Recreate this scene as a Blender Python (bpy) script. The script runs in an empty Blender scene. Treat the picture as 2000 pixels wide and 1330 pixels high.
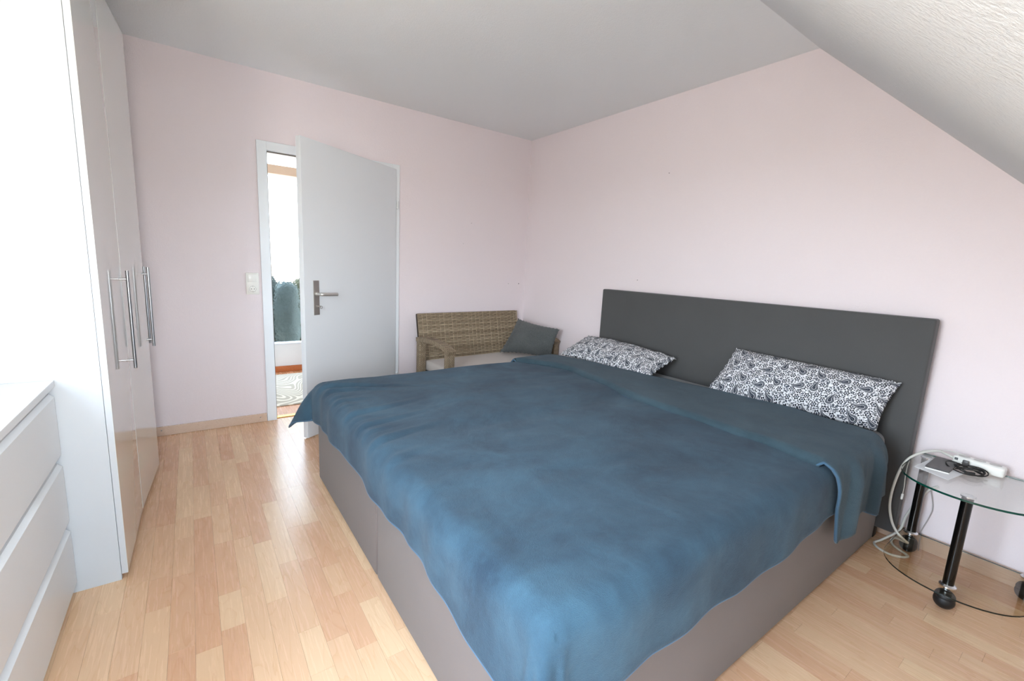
import bpy, bmesh, math, random
import numpy as np
from mathutils import Vector, Matrix, noise as mnoise

random.seed(7); np.random.seed(7)
scene = bpy.context.scene
COL = scene.collection
PI = math.pi

# ------------------------------------------------------------------ camera
CAM = np.array((-2.8233, -3.7155, 1.2561)); YAW, PITCH, ROLL, FPX = 0.62845, 0.16403, 0.04969, 865.57
def cam_axes():
    cy, sy, cp, sp = math.cos(YAW), math.sin(YAW), math.cos(PITCH), math.sin(PITCH)
    f = np.array((sy*cp, cy*cp, -sp)); r = np.array((cy, -sy, 0.0)); u = np.cross(r, f)
    c, s = math.cos(ROLL), math.sin(ROLL)
    return c*r + s*u, -s*r + c*u, f
RX, UX, FX = cam_axes()
cd = bpy.data.cameras.new('camera'); cam = bpy.data.objects.new('camera', cd); COL.objects.link(cam)
cd.sensor_width = 36.0; cd.lens = FPX/2000*36; cd.clip_start = 0.02
M = Matrix.Identity(4)
for i in range(3):
    M[i][0], M[i][1], M[i][2], M[i][3] = RX[i], UX[i], -FX[i], CAM[i]
cam.matrix_world = M
scene.camera = cam
def at(px, py, axis, val):
    """point where the ray through a photo pixel meets the plane axis = val"""
    d = FX + (px-1000)/FPX*RX + (665-py)/FPX*UX
    i = 'xyz'.index(axis); t = (val-CAM[i])/d[i]
    return CAM + t*d

# ------------------------------------------------------------------ world, light, exposure
w = bpy.data.worlds.new('sky'); scene.world = w; w.use_nodes = True
nt = w.node_tree; nt.nodes.clear()
geo = nt.nodes.new('ShaderNodeTexCoord'); sep = nt.nodes.new('ShaderNodeSeparateXYZ')
ramp = nt.nodes.new('ShaderNodeValToRGB'); bg = nt.nodes.new('ShaderNodeBackground'); wo = nt.nodes.new('ShaderNodeOutputWorld')
mp = nt.nodes.new('ShaderNodeMapRange'); mp.inputs['From Min'].default_value = -1; mp.inputs['From Max'].default_value = 1
nt.links.new(geo.outputs['Generated'], sep.inputs[0]); nt.links.new(sep.outputs['Z'], mp.inputs['Value'])
nt.links.new(mp.outputs[0], ramp.inputs[0]); nt.links.new(ramp.outputs[0], bg.inputs[0]); nt.links.new(bg.outputs[0], wo.inputs[0])
e = ramp.color_ramp.elements
e[0].position = 0.0; e[0].color = (0.42, 0.37, 0.30, 1)
e[1].position = 0.49; e[1].color = (0.50, 0.46, 0.40, 1)
a = e.new(0.51); a.color = (0.93, 0.97, 1.0, 1)
a = e.new(0.70); a.color = (0.68, 0.84, 1.0, 1)
a = e.new(1.0); a.color = (0.50, 0.71, 1.0, 1)
bg.inputs['Strength'].default_value = 14.0
def portal(name, loc, rot, sx, sy):
    l = bpy.data.lights.new(name, 'AREA'); l.shape = 'RECTANGLE'; l.size = sx; l.size_y = sy
    l.cycles.is_portal = True
    o = bpy.data.objects.new(name, l); COL.objects.link(o); o.location = loc; o.rotation_euler = rot
portal('daylight_opening', (-2.84, -4.27, 1.30), (PI/2, 0, 0), .60, 1.00)         # dormer window, looks +y into the room
portal('daylight_opening', (-3.74, -3.245, 1.425), (0, -PI/2, 0), 1.35, .95)        # gable window above the dresser, looks +x into the room
portal('daylight_opening', (-2.05, 1.66, 1.35), (-PI/2, 0, 0), 1.3, 2.1)            # looks -y into the hall
scene.view_settings.view_transform = 'Standard'; scene.view_settings.look = 'None'
scene.view_settings.gamma = 1.0; scene.view_settings.use_curve_mapping = False
scene.view_settings.exposure = 1.42

# ------------------------------------------------------------------ helpers
def lin(c):
    def g(v):
        v /= 255.0
        return v/12.92 if v <= 0.04045 else ((v+0.055)/1.055)**2.4
    return (g(c[0]), g(c[1]), g(c[2]), 1.0)

class NT:
    """small helper around a material's node tree"""
    def __init__(self, name):
        self.m = bpy.data.materials.new(name); self.m.use_nodes = True
        self.t = self.m.node_tree; self.t.nodes.clear()
        self.out = self.t.nodes.new('ShaderNodeOutputMaterial')
    def n(self, kind, **kw):
        x = self.t.nodes.new(kind)
        for k, v in kw.items(): setattr(x, k, v)
        return x
    def put(self, sock, v):
        if isinstance(v, bpy.types.NodeSocket): self.t.links.new(v, sock)
        else: sock.default_value = v
    def math(self, op, a, b=None, c=None):
        x = self.n('ShaderNodeMath', operation=op)
        self.put(x.inputs[0], a)
        if b is not None: self.put(x.inputs[1], b)
        if c is not None: self.put(x.inputs[2], c)
        return x.outputs[0]
    def mix(self, f, a, b):
        x = self.n('ShaderNodeMix', data_type='RGBA')
        self.put(x.inputs['Factor'], f); self.put(x.inputs[6], a); self.put(x.inputs[7], b)
        return x.outputs[2]
    def ramp(self, f, stops, interp='LINEAR'):
        x = self.n('ShaderNodeValToRGB'); x.color_ramp.interpolation = interp
        el = x.color_ramp.elements
        while len(el) < len(stops): el.new(0.5)
        for k, (p, c) in enumerate(stops): el[k].position = p; el[k].color = c
        self.put(x.inputs[0], f)
        return x.outputs[0]
    def coords(self, kind='Object', scale=(1, 1, 1)):
        tc = self.n('ShaderNodeTexCoord'); mpn = self.n('ShaderNodeMapping')
        mpn.inputs['Scale'].default_value = scale
        self.t.links.new(tc.outputs[kind], mpn.inputs['Vector'])
        return mpn.outputs[0]
    def noise(self, vec, scale, detail=3, rough=0.5, dist=0.0):
        x = self.n('ShaderNodeTexNoise'); self.put(x.inputs['Vector'], vec)
        x.inputs['Scale'].default_value = scale; x.inputs['Detail'].default_value = detail
        x.inputs['Roughness'].default_value = rough; x.inputs['Distortion'].default_value = dist
        return x.outputs[0]
    def bump(self, h, strength=0.3, dist=0.01):
        x = self.n('ShaderNodeBump'); x.inputs['Strength'].default_value = strength; x.inputs['Distance'].default_value = dist
        self.put(x.inputs['Height'], h)
        return x.outputs[0]
    def bsdf(self, **kw):
        b = self.n('ShaderNodeBsdfPrincipled')
        for k, v in kw.items():
            self.put(b.inputs[k.replace('_', ' ')], v)
        self.t.links.new(b.outputs[0], self.out.inputs[0])
        return b

def plain(name, rgb, rough=0.5, metal=0.0, bump=0.0, bscale=300, bdist=0.001, coat=0.0, var=0.0, sheen=0.0):
    m = NT(name); v = m.coords('Object')
    col = lin(rgb)
    if var:
        col2 = tuple(min(1, x*(1-var)) for x in col[:3]) + (1,)
        col = m.mix(m.noise(v, 6, 4), col2, col)
    kw = dict(Base_Color=col, Roughness=rough, Metallic=metal)
    if bump: kw['Normal'] = m.bump(m.noise(v, bscale, 4, 0.6), bump, bdist)
    b = m.bsdf(**kw)
    if coat: b.inputs['Coat Weight'].default_value = coat; b.inputs['Coat Roughness'].default_value = 0.08
    if sheen: b.inputs['Sheen Weight'].default_value = sheen; b.inputs['Sheen Roughness'].default_value = 0.4
    return m.m

class MB:
    """collects shapes into one bmesh"""
    def __init__(self): self.bm = bmesh.new()
    def box(self, x0, x1, y0, y1, z0, z1, bev=0.0, seg=2):
        bm = self.bm
        r = bmesh.ops.create_cube(bm, size=1.0)
        vs = r['verts']
        bmesh.ops.scale(bm, verts=vs, vec=(abs(x1-x0), abs(y1-y0), abs(z1-z0)))
        bmesh.ops.translate(bm, verts=vs, vec=((x0+x1)/2, (y0+y1)/2, (z0+z1)/2))
        if bev:
            es = list({ed for v in vs for ed in v.link_edges})
            bmesh.ops.bevel(bm, geom=es, offset=bev, segments=seg, profile=0.5, affect='EDGES')
        return self
    def quad(self, *pts):
        vs = [self.bm.verts.new(p) for p in pts]; self.bm.faces.new(vs); return self
    def cyl(self, p0, p1, r0, r1=None, seg=20, cap=True):
        p0, p1 = Vector(p0), Vector(p1); d = p1-p0
        r1 = r0 if r1 is None else r1
        mat = Matrix.Translation((p0+p1)/2) @ d.to_track_quat('Z', 'Y').to_matrix().to_4x4()
        bmesh.ops.create_cone(self.bm, cap_ends=cap, segments=seg, radius1=r0, radius2=r1, depth=d.length, matrix=mat)
        return self
    def sphere(self, c, r, sx=1, sy=1, sz=1, u=20, v=12):
        mat = Matrix.Translation(c) @ Matrix.Diagonal((sx, sy, sz, 1))
        bmesh.ops.create_uvsphere(self.bm, u_segments=u, v_segments=v, radius=r, matrix=mat)
        return self
    def tube(self, pts, r, seg=10, closed=False, flat=None):
        """sweep a circle (or a flat section (w, h, up)) along a polyline"""
        pts = [Vector(p) for p in pts]; n = len(pts); rings = []
        up = Vector((0, 0, 1)); prev = None
        for i, p in enumerate(pts):
            a = pts[(i-1) % n] if (closed or i > 0) else p
            b = pts[(i+1) % n] if (closed or i < n-1) else p
            t = (b-a).normalized()
            if prev is None:
                s = t.cross(up)
                if s.length < 1e-3: s = t.cross(Vector((1, 0, 0)))
            else:
                s = prev - t*prev.dot(t)
                if s.length < 1e-6: s = t.cross(up)
            s.normalize(); prev = s; q = s.cross(t).normalized()
            rr = r[i] if isinstance(r, (list, tuple)) else r
            ring = []
            if flat:
                for cx, cz in ((1, 1), (-1, 1), (-1, -1), (1, -1)):
                    ring.append(self.bm.verts.new(p + s*cx*flat[0]/2 + q*cz*flat[1]/2))
            else:
                for k in range(seg):
                    an = 2*PI*k/seg
                    ring.append(self.bm.verts.new(p + s*math.cos(an)*rr + q*math.sin(an)*rr))
            rings.append(ring)
        m = len(rings[0])
        for i in range(n if closed else n-1):
            A, B = rings[i], rings[(i+1) % n]
            for k in range(m):
                self.bm.faces.new((A[k], A[(k+1) % m], B[(k+1) % m], B[k]))
        if not closed:
            self.bm.faces.new(rings[0][::-1]); self.bm.faces.new(rings[-1])
        return self
    def prism(self, outline, z0, z1):
        """outline: list of (x, y)"""
        lo = [self.bm.verts.new((x, y, z0)) for x, y in outline]; hi = [self.bm.verts.new((x, y, z1)) for x, y in outline]
        self.bm.faces.new(lo[::-1]); self.bm.faces.new(hi)
        n = len(lo)
        for i in range(n): self.bm.faces.new((lo[i], lo[(i+1) % n], hi[(i+1) % n], hi[i]))
        return self
    def lathe(self, prof, c, seg=24):
        rings = []
        for r, z in prof:
            rings.append([self.bm.verts.new((c[0]+r*math.cos(2*PI*k/seg), c[1]+r*math.sin(2*PI*k/seg), c[2]+z)) for k in range(seg)])
        for A, B in zip(rings, rings[1:]):
            for k in range(seg): self.bm.faces.new((A[k], A[(k+1) % seg], B[(k+1) % seg], B[k]))
        self.bm.faces.new(rings[0][::-1]); self.bm.faces.new(rings[-1])
        return self
    def grid(self, P, uv=None):
        """P: array (n, m, 3)"""
        n, m = P.shape[:2]
        vs = [[self.bm.verts.new(P[i, j]) for j in range(m)] for i in range(n)]
        lay = self.bm.loops.layers.uv.verify() if uv is not None else None
        for i in range(n-1):
            for j in range(m-1):
                f = self.bm.faces.new((vs[i][j], vs[i+1][j], vs[i+1][j+1], vs[i][j+1]))
                if lay:
                    for lp, (a, b) in zip(f.loops, ((i, j), (i+1, j), (i+1, j+1), (i, j+1))): lp[lay].uv = uv[a, b]
        return self
    def build(self, name, mat, parent=None, smooth=False, recalc=True, xf=None):
        if recalc: bmesh.ops.recalc_face_normals(self.bm, faces=self.bm.faces)
        if xf is not None: bmesh.ops.transform(self.bm, matrix=xf, verts=self.bm.verts)
        me = bpy.data.meshes.new(name); self.bm.to_mesh(me); self.bm.free()
        for mm in (mat if isinstance(mat, (list, tuple)) else [mat]): me.materials.append(mm)
        if smooth:
            for p in me.polygons: p.use_smooth = True
            if smooth == 'auto':
                me.set_sharp_from_angle(angle=math.radians(35))
        o = bpy.data.objects.new(name, me); COL.objects.link(o)
        if parent is not None:
            o.parent = parent; o.matrix_parent_inverse = parent_inv(parent)
        return o
def world_of(o):
    m = Matrix.LocRotScale(o.location, o.rotation_euler, o.scale)
    return (world_of(o.parent) @ o.matrix_parent_inverse @ m) if o.parent else m
def parent_inv(p): return world_of(p).inverted()
def empty(name, loc):
    o = bpy.data.objects.new(name, None); COL.objects.link(o); o.location = loc; o.empty_display_size = 0.1
    return o
def tag(o, label, cat, group=None):
    o['label'] = label; o['category'] = cat
    if group: o['group'] = group
    return o
def struct(o, label=None, cat=None):
    o['kind'] = 'structure'
    if label: o['label'] = label
    if cat: o['category'] = cat
    return o
def smoothpath(pts, n=8):
    """Catmull-Rom through the points"""
    P = [Vector(p) for p in pts]; P = [P[0]*2-P[1]] + P + [P[-1]*2-P[-2]]; out = []
    for i in range(1, len(P)-2):
        for k in range(n):
            t = k/n; a, b, c, d = P[i-1], P[i], P[i+1], P[i+2]
            out.append(0.5*((2*b)+(c-a)*t+(2*a-5*b+4*c-d)*t*t+(3*b-a-3*c+d)*t**3))
    out.append(P[-2]); return out

# ------------------------------------------------------------------ materials
def wallpaint(name, rgb, scale, strength, dist, rough=0.9):
    m = NT(name); v = m.coords('Object')
    h = m.math('ADD', m.noise(v, scale, 4, 0.65), m.math('MULTIPLY', m.noise(v, scale*0.3, 2), 0.6))
    m.bsdf(Base_Color=lin(rgb), Roughness=rough, Normal=m.bump(h, strength, dist))
    return m.m
M_pink = wallpaint('pink_ingrain_paint', (237, 226, 229), 170, 0.35, 0.004)
M_white_wall = wallpaint('white_wall_paint', (242, 241, 239), 170, 0.3, 0.004)
M_ceil = wallpaint('white_ceiling_plaster', (240, 242, 244), 120, 0.35, 0.005)
M_slope = wallpaint('white_rough_plaster', (230, 232, 233), 105, 0.7, 0.006)
M_lacquer = plain('white_lacquer', (230, 232, 234), 0.35)
M_doorwhite = plain('white_door_lacquer', (234, 238, 242), 0.38)
M_gloss = plain('high_gloss_greige_front', (222, 224, 222), 0.04, coat=0.6)
M_steel = plain('brushed_steel', (170, 172, 175), 0.28, 1.0)
M_steel_dark = plain('satin_nickel', (176, 170, 165), 0.5, .85)
M_plastic = plain('white_plastic', (238, 237, 232), 0.3)
M_black = plain('black_lacquered_metal', (6, 6, 6), 0.18)
M_rubber = plain('black_rubber', (24, 24, 25), 0.5)
M_dark = plain('dark_gap', (30, 28, 27), 0.8)
M_cable = plain('white_cable_sheath', (214, 212, 205), 0.45)
M_cable_black = plain('black_cable_sheath', (16, 16, 17), 0.4)
M_paper = plain('white_paper', (235, 236, 238), 0.8)
M_device = plain('dark_grey_plastic', (70, 68, 68), 0.4)
M_chrome = plain('chrome', (225, 226, 228), 0.25, 1.0)
M_brass = plain('brass_strip', (205, 165, 90), 0.35, 1.0)
M_terracotta = plain('terracotta_clay', (190, 110, 75), 0.8, var=0.2)
M_upholstery = None

def woven(name, rgb, rgb2, scale=900, rough=0.85, sheen=0.15, bdist=0.0006):
    m = NT(name); v = m.coords('Object')
    n1 = m.noise(v, scale, 2, 0.6); n2 = m.noise(v, 5, 3)
    c = m.mix(m.math('MULTIPLY', m.math('ADD', n1, m.math('MULTIPLY', n2, 0.6)), 0.6), lin(rgb), lin(rgb2))
    b = m.bsdf(Base_Color=c, Roughness=rough, Normal=m.bump(n1, 0.5, bdist))
    b.inputs['Sheen Weight'].default_value = sheen
    return m.m
M_headboard = woven('charcoal_grey_upholstery', (66, 66, 67), (83, 83, 83))
M_base = woven('taupe_upholstery', (100, 89, 85), (119, 106, 100))
M_sheet = woven('grey_jersey_sheet', (120, 122, 125), (138, 139, 141), 700)
M_cushion_dark = woven('charcoal_melange_fabric', (34, 38, 39), (112, 116, 116), 120, 0.9, 0.2, 0.001)
M_cushion_beige = woven('light_grey_beige_fabric', (186, 178, 172), (204, 196, 189), 800)

def wood(name, tone, light, rnd):
    """maple laminate: cathedral grain along y, tone per piece"""
    m = NT(name)
    g = m.n('ShaderNodeNewGeometry'); oi = m.n('ShaderNodeObjectInfo')
    r = {'island': g.outputs['Random Per Island'], 'object': oi.outputs['Random'], 'none': None}[rnd]
    if r is None: r = m.n('ShaderNodeValue').outputs[0]; r.default_value = 0.4
    mpn = m.n('ShaderNodeMapping'); mpn.inputs['Scale'].default_value = (1, 0.16, 1)
    m.t.links.new(g.outputs['Position'], mpn.inputs['Vector'])
    off = m.n('ShaderNodeCombineXYZ'); m.put(off.inputs[2], m.math('MULTIPLY', r, 37.0)); m.put(off.inputs[1], m.math('MULTIPLY', r, 11.0))
    m.t.links.new(off.outputs[0], mpn.inputs['Location'])
    v = mpn.outputs[0]
    n = m.noise(v, 11, 2, 0.5, 0.6)
    band = m.math('FRACT', m.math('MULTIPLY', n, 9.0))
    line = m.math('POWER', band, 7.0)
    mp2 = m.n('ShaderNodeMapping'); mp2.inputs['Scale'].default_value = (1, .035, 1); m.t.links.new(g.outputs['Position'], mp2.inputs['Vector']); m.t.links.new(off.outputs[0], mp2.inputs['Location'])
    fine = m.noise(mp2.outputs[0], 160, 3, 0.6)
    c = m.ramp(r, [(0.0, lin(tone)), (0.45, lin([(a*0.6+b*0.4) for a, b in zip(tone, light)])), (0.72, lin([(a*0.35+b*0.65) for a, b in zip(tone, light)])), (1.0, lin(light))])
    dk = m.n('ShaderNodeMix', data_type='RGBA', blend_type='MULTIPLY')
    m.put(dk.inputs['Factor'], m.math('ADD', m.math('MULTIPLY', line, 0.32), m.math('MULTIPLY', fine, 0.22)))
    m.put(dk.inputs[6], c); m.put(dk.inputs[7], (0.80, 0.66, 0.54, 1))
    b = m.bsdf(Base_Color=dk.outputs[2], Roughness=m.math('ADD', m.math('MULTIPLY', fine, 0.06), 0.24))
    b.inputs['Specular IOR Level'].default_value = 0.45
    return m.m
FT, FL = (222, 176, 141), (238, 204, 166)
M_plank = wood('maple_laminate_piece', FT, FL, 'object')
M_plank_rest = wood('maple_laminate_rest', FT, FL, 'island')
M_skirting = wood('maple_skirting', (214, 188, 168), (222, 198, 178), 'none')
M_hallfloor = wood('warm_beech_laminate', (206, 140, 100), (220, 160, 118), 'island')
M_hallskirt = wood('beech_skirting', (196, 112, 62), (206, 124, 72), 'none')

# ------------------------------------------------------------------ setting: room shell
H = 2.50; XL = -3.72; YS = -2.519; SL = 0.936; KZ = 0.95; XD = -2.48
YK = YS-(H-KZ)/SL; YW = -4.25
MB().box(XL-.2, .2, YW-.3, .13, -.16, -.007).build('floor', plain('screed', (120, 110, 100), .9))
floor = bpy.data.objects['floor']; struct(floor, 'maple laminate floor of the bedroom laid in short strips', 'floor')
# laminate strips
SW = 0.0705; X0 = -2.949
cells = []
k0 = int(math.floor((XL-X0)/SW))
rowi = 0
k = k0
while X0+k*SW < 0:
    xa, xb = max(XL, X0+k*SW), min(0.0, X0+(k+1)*SW)
    y = 0.0 + random.uniform(0, .35)
    while y > YW:
        L = random.choice((.19, .28, .36, .41, .41, .47, .52))
        ya, yb = max(YW, y-L), min(0.0, y)
        if yb-ya > .01 and xb-xa > .004: cells.append((xa, xb, ya, yb))
        y -= L
    k += 1
def vis(c):
    x, yy = (c[0]+c[1])/2, (c[2]+c[3])/2
    d = np.array((x, yy, 0))-CAM; z = d@FX
    if z < .15: return None
    px, py = 1000+FPX*(d@RX)/z, 665-FPX*(d@UX)/z
    if not (-150 < px < 2150 and py < 1500): return None
    if -2.27 < x < 0 and -3.13 < yy < -1.2: return None            # under the bed
    if x < -3.26 or (x < -3.12 and yy > -1.6): return None         # under dresser and wardrobe
    return (c[1]-c[0])*(c[3]-c[2])*abs(d[2])/z**3
sc = sorted(((vis(c) or 0), i) for i, c in enumerate(cells))[::-1]
pick = {i for s, i in sc[:295] if s > 0}
rest = MB()
for i, (xa, xb, ya, yb) in enumerate(cells):
    g = .00022
    if i in pick:
        MB().box(xa+g, xb-g, ya+g, yb-g, -.0068, 0).build('plank', M_plank, floor)
    else:
        rest.box(xa+g, xb-g, ya+g, yb-g, -.0068, 0)
ro = rest.build('plank_field', M_plank_rest, floor); ro['kind'] = 'stuff'

def wall(name, mat, *boxes):
    b = MB()
    for q in boxes: b.box(*q)
    return struct(b.build(name, mat))
DXL, DXR, DZ = -2.345, -1.425, 1.985          # clear door opening
wall('wall_door', M_pink, (XL-.15, DXL-.02, 0, .13, 0, H), (DXR+.02, .15, 0, .13, 0, H), (DXL-.02, DXR+.02, 0, .13, DZ+.02, H))
wall('wall_headboard', M_pink, (0, .15, YW-.15, 0, 0, H))
WY0, WY1, WZ0, WZ1 = -3.72, -2.77, .75, 2.10
wall('wall_wardrobe', M_white_wall, (XL-.15, XL, WY1, 0, 0, H), (XL-.15, XL, YW-.15, WY0, 0, H), (XL-.15, XL, WY0, WY1, 0, WZ0), (XL-.15, XL, WY0, WY1, WZ1, H))
wall('ceiling', M_ceil, (XL-.15, .15, YS, .13, H, H+.12), (XL-.15, XD, YW-.15, YS, H, H+.12))
b = MB(); t = .12
b.quad((XD, YS, H), (0, YS, H), (0, YK, KZ), (XD, YK, KZ)); b.quad((XD, YS, H+t), (0, YS, H+t), (0, YK-t, KZ), (XD, YK-t, KZ))
b.quad((XD, YS, H), (XD, YK, KZ), (XD, YK-t, KZ), (XD, YS, H+t)); b.quad((0, YS, H), (0, YK, KZ), (0, YK-t, KZ), (0, YS, H+t))
b.quad((XD, YS, H), (0, YS, H), (0, YS, H+t), (XD, YS, H+t)); b.quad((XD, YK, KZ), (0, YK, KZ), (0, YK-t, KZ), (XD, YK-t, KZ))
struct(b.build('wall_slope', M_slope))
wall('wall_knee', M_white_wall, (XD+.06, 0, YK-.12, YK, 0, KZ))
b = MB(); b.prism([(YW, 0), (YK, 0), (YK, KZ), (YS-.005, H-.002), (YW, H)], 0, .06)
struct(b.build('wall_dormer', M_white_wall, xf=Matrix(((0, 0, 1, XD), (1, 0, 0, 0), (0, 1, 0, 0), (0, 0, 0, 1)))))
VX0, VX1, VZ0, VZ1 = -3.14, -2.54, .80, 1.80
wall('wall_window', M_white_wall, (XL, VX0, YW-.15, YW, 0, H), (VX1, XD+.06, YW-.15, YW, 0, H), (VX0, VX1, YW-.15, YW, 0, VZ0), (VX0, VX1, YW-.15, YW, VZ1, H))
def thin_glass(name, tint, rough=.01):
    """flat sheet: tinted straight transmission plus mirror reflection that grows towards grazing angles"""
    m = NT(name); tr = m.n('ShaderNodeBsdfTransparent'); tr.inputs[0].default_value = tint
    gs = m.n('ShaderNodeBsdfGlossy'); gs.inputs['Roughness'].default_value = rough
    lw = m.n('ShaderNodeLayerWeight'); lw.inputs[0].default_value = .5
    f = m.math('MULTIPLY_ADD', m.math('POWER', lw.outputs['Facing'], 5.0), .7, .04)
    mx = m.n('ShaderNodeMixShader'); m.put(mx.inputs[0], f)
    m.t.links.new(tr.outputs[0], mx.inputs[1]); m.t.links.new(gs.outputs[0], mx.inputs[2])
    m.t.links.new(mx.outputs[0], m.out.inputs[0])
    return m.m
M_pane = thin_glass('clear_window_glass', (.97, .98, .98, 1))
w3 = empty('window_3', ((VX0+VX1)/2, YW-.07, VZ0)); struct(w3, 'tall white framed dormer window', 'window')
b = MB(); f = .055
b.box(VX0, VX0+f, YW-.1, YW-.04, VZ0, VZ1, .006); b.box(VX1-f, VX1, YW-.1, YW-.04, VZ0, VZ1, .006)
b.box(VX0+f, VX1-f, YW-.1, YW-.04, VZ0, VZ0+f, .006); b.box(VX0+f, VX1-f, YW-.1, YW-.04, VZ1-f, VZ1, .006)
b.build('frame', M_lacquer, w3)
MB().quad((VX0+f, YW-.07, VZ0+f), (VX1-f, YW-.07, VZ0+f), (VX1-f, YW-.07, VZ1-f), (VX0+f, YW-.07, VZ1-f)).build('pane', M_pane, w3)
win = empty('window_1', (XL-.07, (WY0+WY1)/2, WZ0)); struct(win, 'white framed window above the dresser', 'window')
b = MB(); f = .055
b.box(XL-.1, XL-.04, WY0, WY0+f, WZ0, WZ1, .006); b.box(XL-.1, XL-.04, WY1-f, WY1, WZ0, WZ1, .006)
b.box(XL-.1, XL-.04, WY0+f, WY1-f, WZ0, WZ0+f, .006); b.box(XL-.1, XL-.04, WY0+f, WY1-f, WZ1-f, WZ1, .006)
b.build('frame', M_lacquer, win)
MB().quad((XL-.07, WY0+f, WZ0+f), (XL-.07, WY1-f, WZ0+f), (XL-.07, WY1-f, WZ1-f), (XL-.07, WY0+f, WZ1-f)).build('pane', M_pane, win)

# skirting boards
sk = MB().box(-3.09, -2.412, -.016, 0, 0, .064, .003).build('baseboard_door', M_skirting); struct(sk)
sk2 = MB().box(-1.36, -.016, -.016, 0, 0, .064, .003).build('baseboard_corner', M_skirting); struct(sk2)
sk3 = MB().box(-.016, 0, YK, 0, 0, .075, .003).build('baseboard_headboard', M_skirting); struct(sk3)
for px, py in ((315.4, 841.2), (509, 815)):
    p = at(px, py, 'y', -.016)
    s = MB().cyl((p[0], -.0155, p[2]), (p[0], -.0175, p[2]), .0052, .004, 14).build('screw', M_steel_dark, sk, 'auto')
    MB().box(p[0]-.0032, p[0]+.0032, -.0182, -.0176, p[2]-.0008, p[2]+.0008).build('slot', M_dark, s)
# drilled holes left in the walls
wd, wh = bpy.data.objects['wall_door'], bpy.data.objects['wall_headboard']
for px, py, r in ((993, 554, .003), (1013, 554, .005), (921, 436, .0025), (905, 476, .002)):
    p = at(px, py, 'y', 0); MB().cyl((p[0], .002, p[2]), (p[0], -.0006, p[2]), r, seg=12).build('drill_hole', M_dark, wd)
for px, py, r in ((1307, 338, .003), (1245, 547, .003)):
    p = at(px, py, 'x', 0); MB().cyl((.002, p[1], p[2]), (-.0006, p[1], p[2]), r, seg=12).build('drill_hole', M_dark, wh)

# ------------------------------------------------------------------ door
door = empty('door_1', ((DXL+DXR)/2, 0, 0)); struct(door, 'white flush bedroom door standing ajar in a white frame', 'door')
fx0, fx1, fz = -2.408, -1.367, 2.042
b = MB()
b.box(fx0, DXL, -.012, .0, 0, fz, .002); b.box(DXR, fx1, -.012, .0, 0, fz, .002); b.box(DXL, DXR, -.012, 0, DZ, fz, .002)
b.box(DXL-.02, DXL, 0, .13, 0, DZ+.02); b.box(DXR, DXR+.02, 0, .13, 0, DZ+.02); b.box(DXL, DXR, 0, .13, DZ, DZ+.02)
b.box(fx0, DXL, .13, .142, 0, fz, .002); b.box(DXR, fx1, .13, .142, 0, fz, .002); b.box(DXL, DXR, .13, .142, DZ, fz, .002)
b.build('frame', M_doorwhite, door)
b = MB(); b.box(DXL, DXL+.008, .028, .04, 0, DZ); b.box(DXL, DXR, .028, .04, DZ-.008, DZ); b.build('seal', plain('grey_rubber_seal', (120, 112, 104), .7), door)
MB().box(DXL, DXR, .02, .07, 0, .006, .002).build('threshold', M_brass, door)
# leaf, local axes: u from the hinge to the free edge, w away from the camera side
hp = Vector((-1.398, -.022, 0)); ep = Vector((-2.225, -.53, 0)); ud = (ep-hp).normalized(); wdv = Vector((-ud.y, ud.x, 0))
if wdv.y < 0: wdv = -wdv
XF = Matrix(((ud.x, wdv.x, 0, hp.x), (ud.y, wdv.y, 0, hp.y), (0, 0, 1, 0), (0, 0, 0, 1)))
LW = .968
leaf = MB().box(.004, LW, 0, .040, .008, 2.004, .002).build('leaf', M_doorwhite, door, xf=XF)
MB().box(.845, .893, -.005, 0, .866, 1.101, .0015).build('handle_plate', M_steel_dark, leaf, xf=XF)
b = MB(); b.cyl((.869, -.004, 1.01), (.869, -.05, 1.01), .010); b.cyl((.869, -.004, 1.01), (.869, -.012, 1.01), .014)
b.tube(smoothpath([(.869, -.045, 1.01), (.858, -.055, 1.01), (.83, -.057, 1.009), (.76, -.057, 1.007), (.735, -.056, 1.006)], 5), .0125, 14)
b.build('lever', plain('satin_aluminium', (214, 212, 208), .42, .8), leaf, 'auto', xf=XF)
b = MB(); b.cyl((.868, -.004, .927), (.868, -.014, .927), .009); b.box(.866, .8695, -.035, -.012, .923, .931)
b.tube([(.858+.009*math.cos(q/16*2*PI), -.034, .920+.009*math.sin(q/16*2*PI)) for q in range(16)], .0016, 6, True)
b.build('key', M_steel_dark, leaf, 'auto', xf=XF)
for x in (.849, .889):
    for z in (.873, 1.094): MB().cyl((x if x < .86 else x, -.0052, z), (x, -.0065, z), .003, seg=10).build('plate_screw', M_steel, leaf, xf=XF)
for z in (.25, 1.72): MB().cyl((-.006, -.006, z-.03), (-.006, -.006, z+.03), .008).build('hinge', M_lacquer, door, 'auto', xf=XF)

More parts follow.
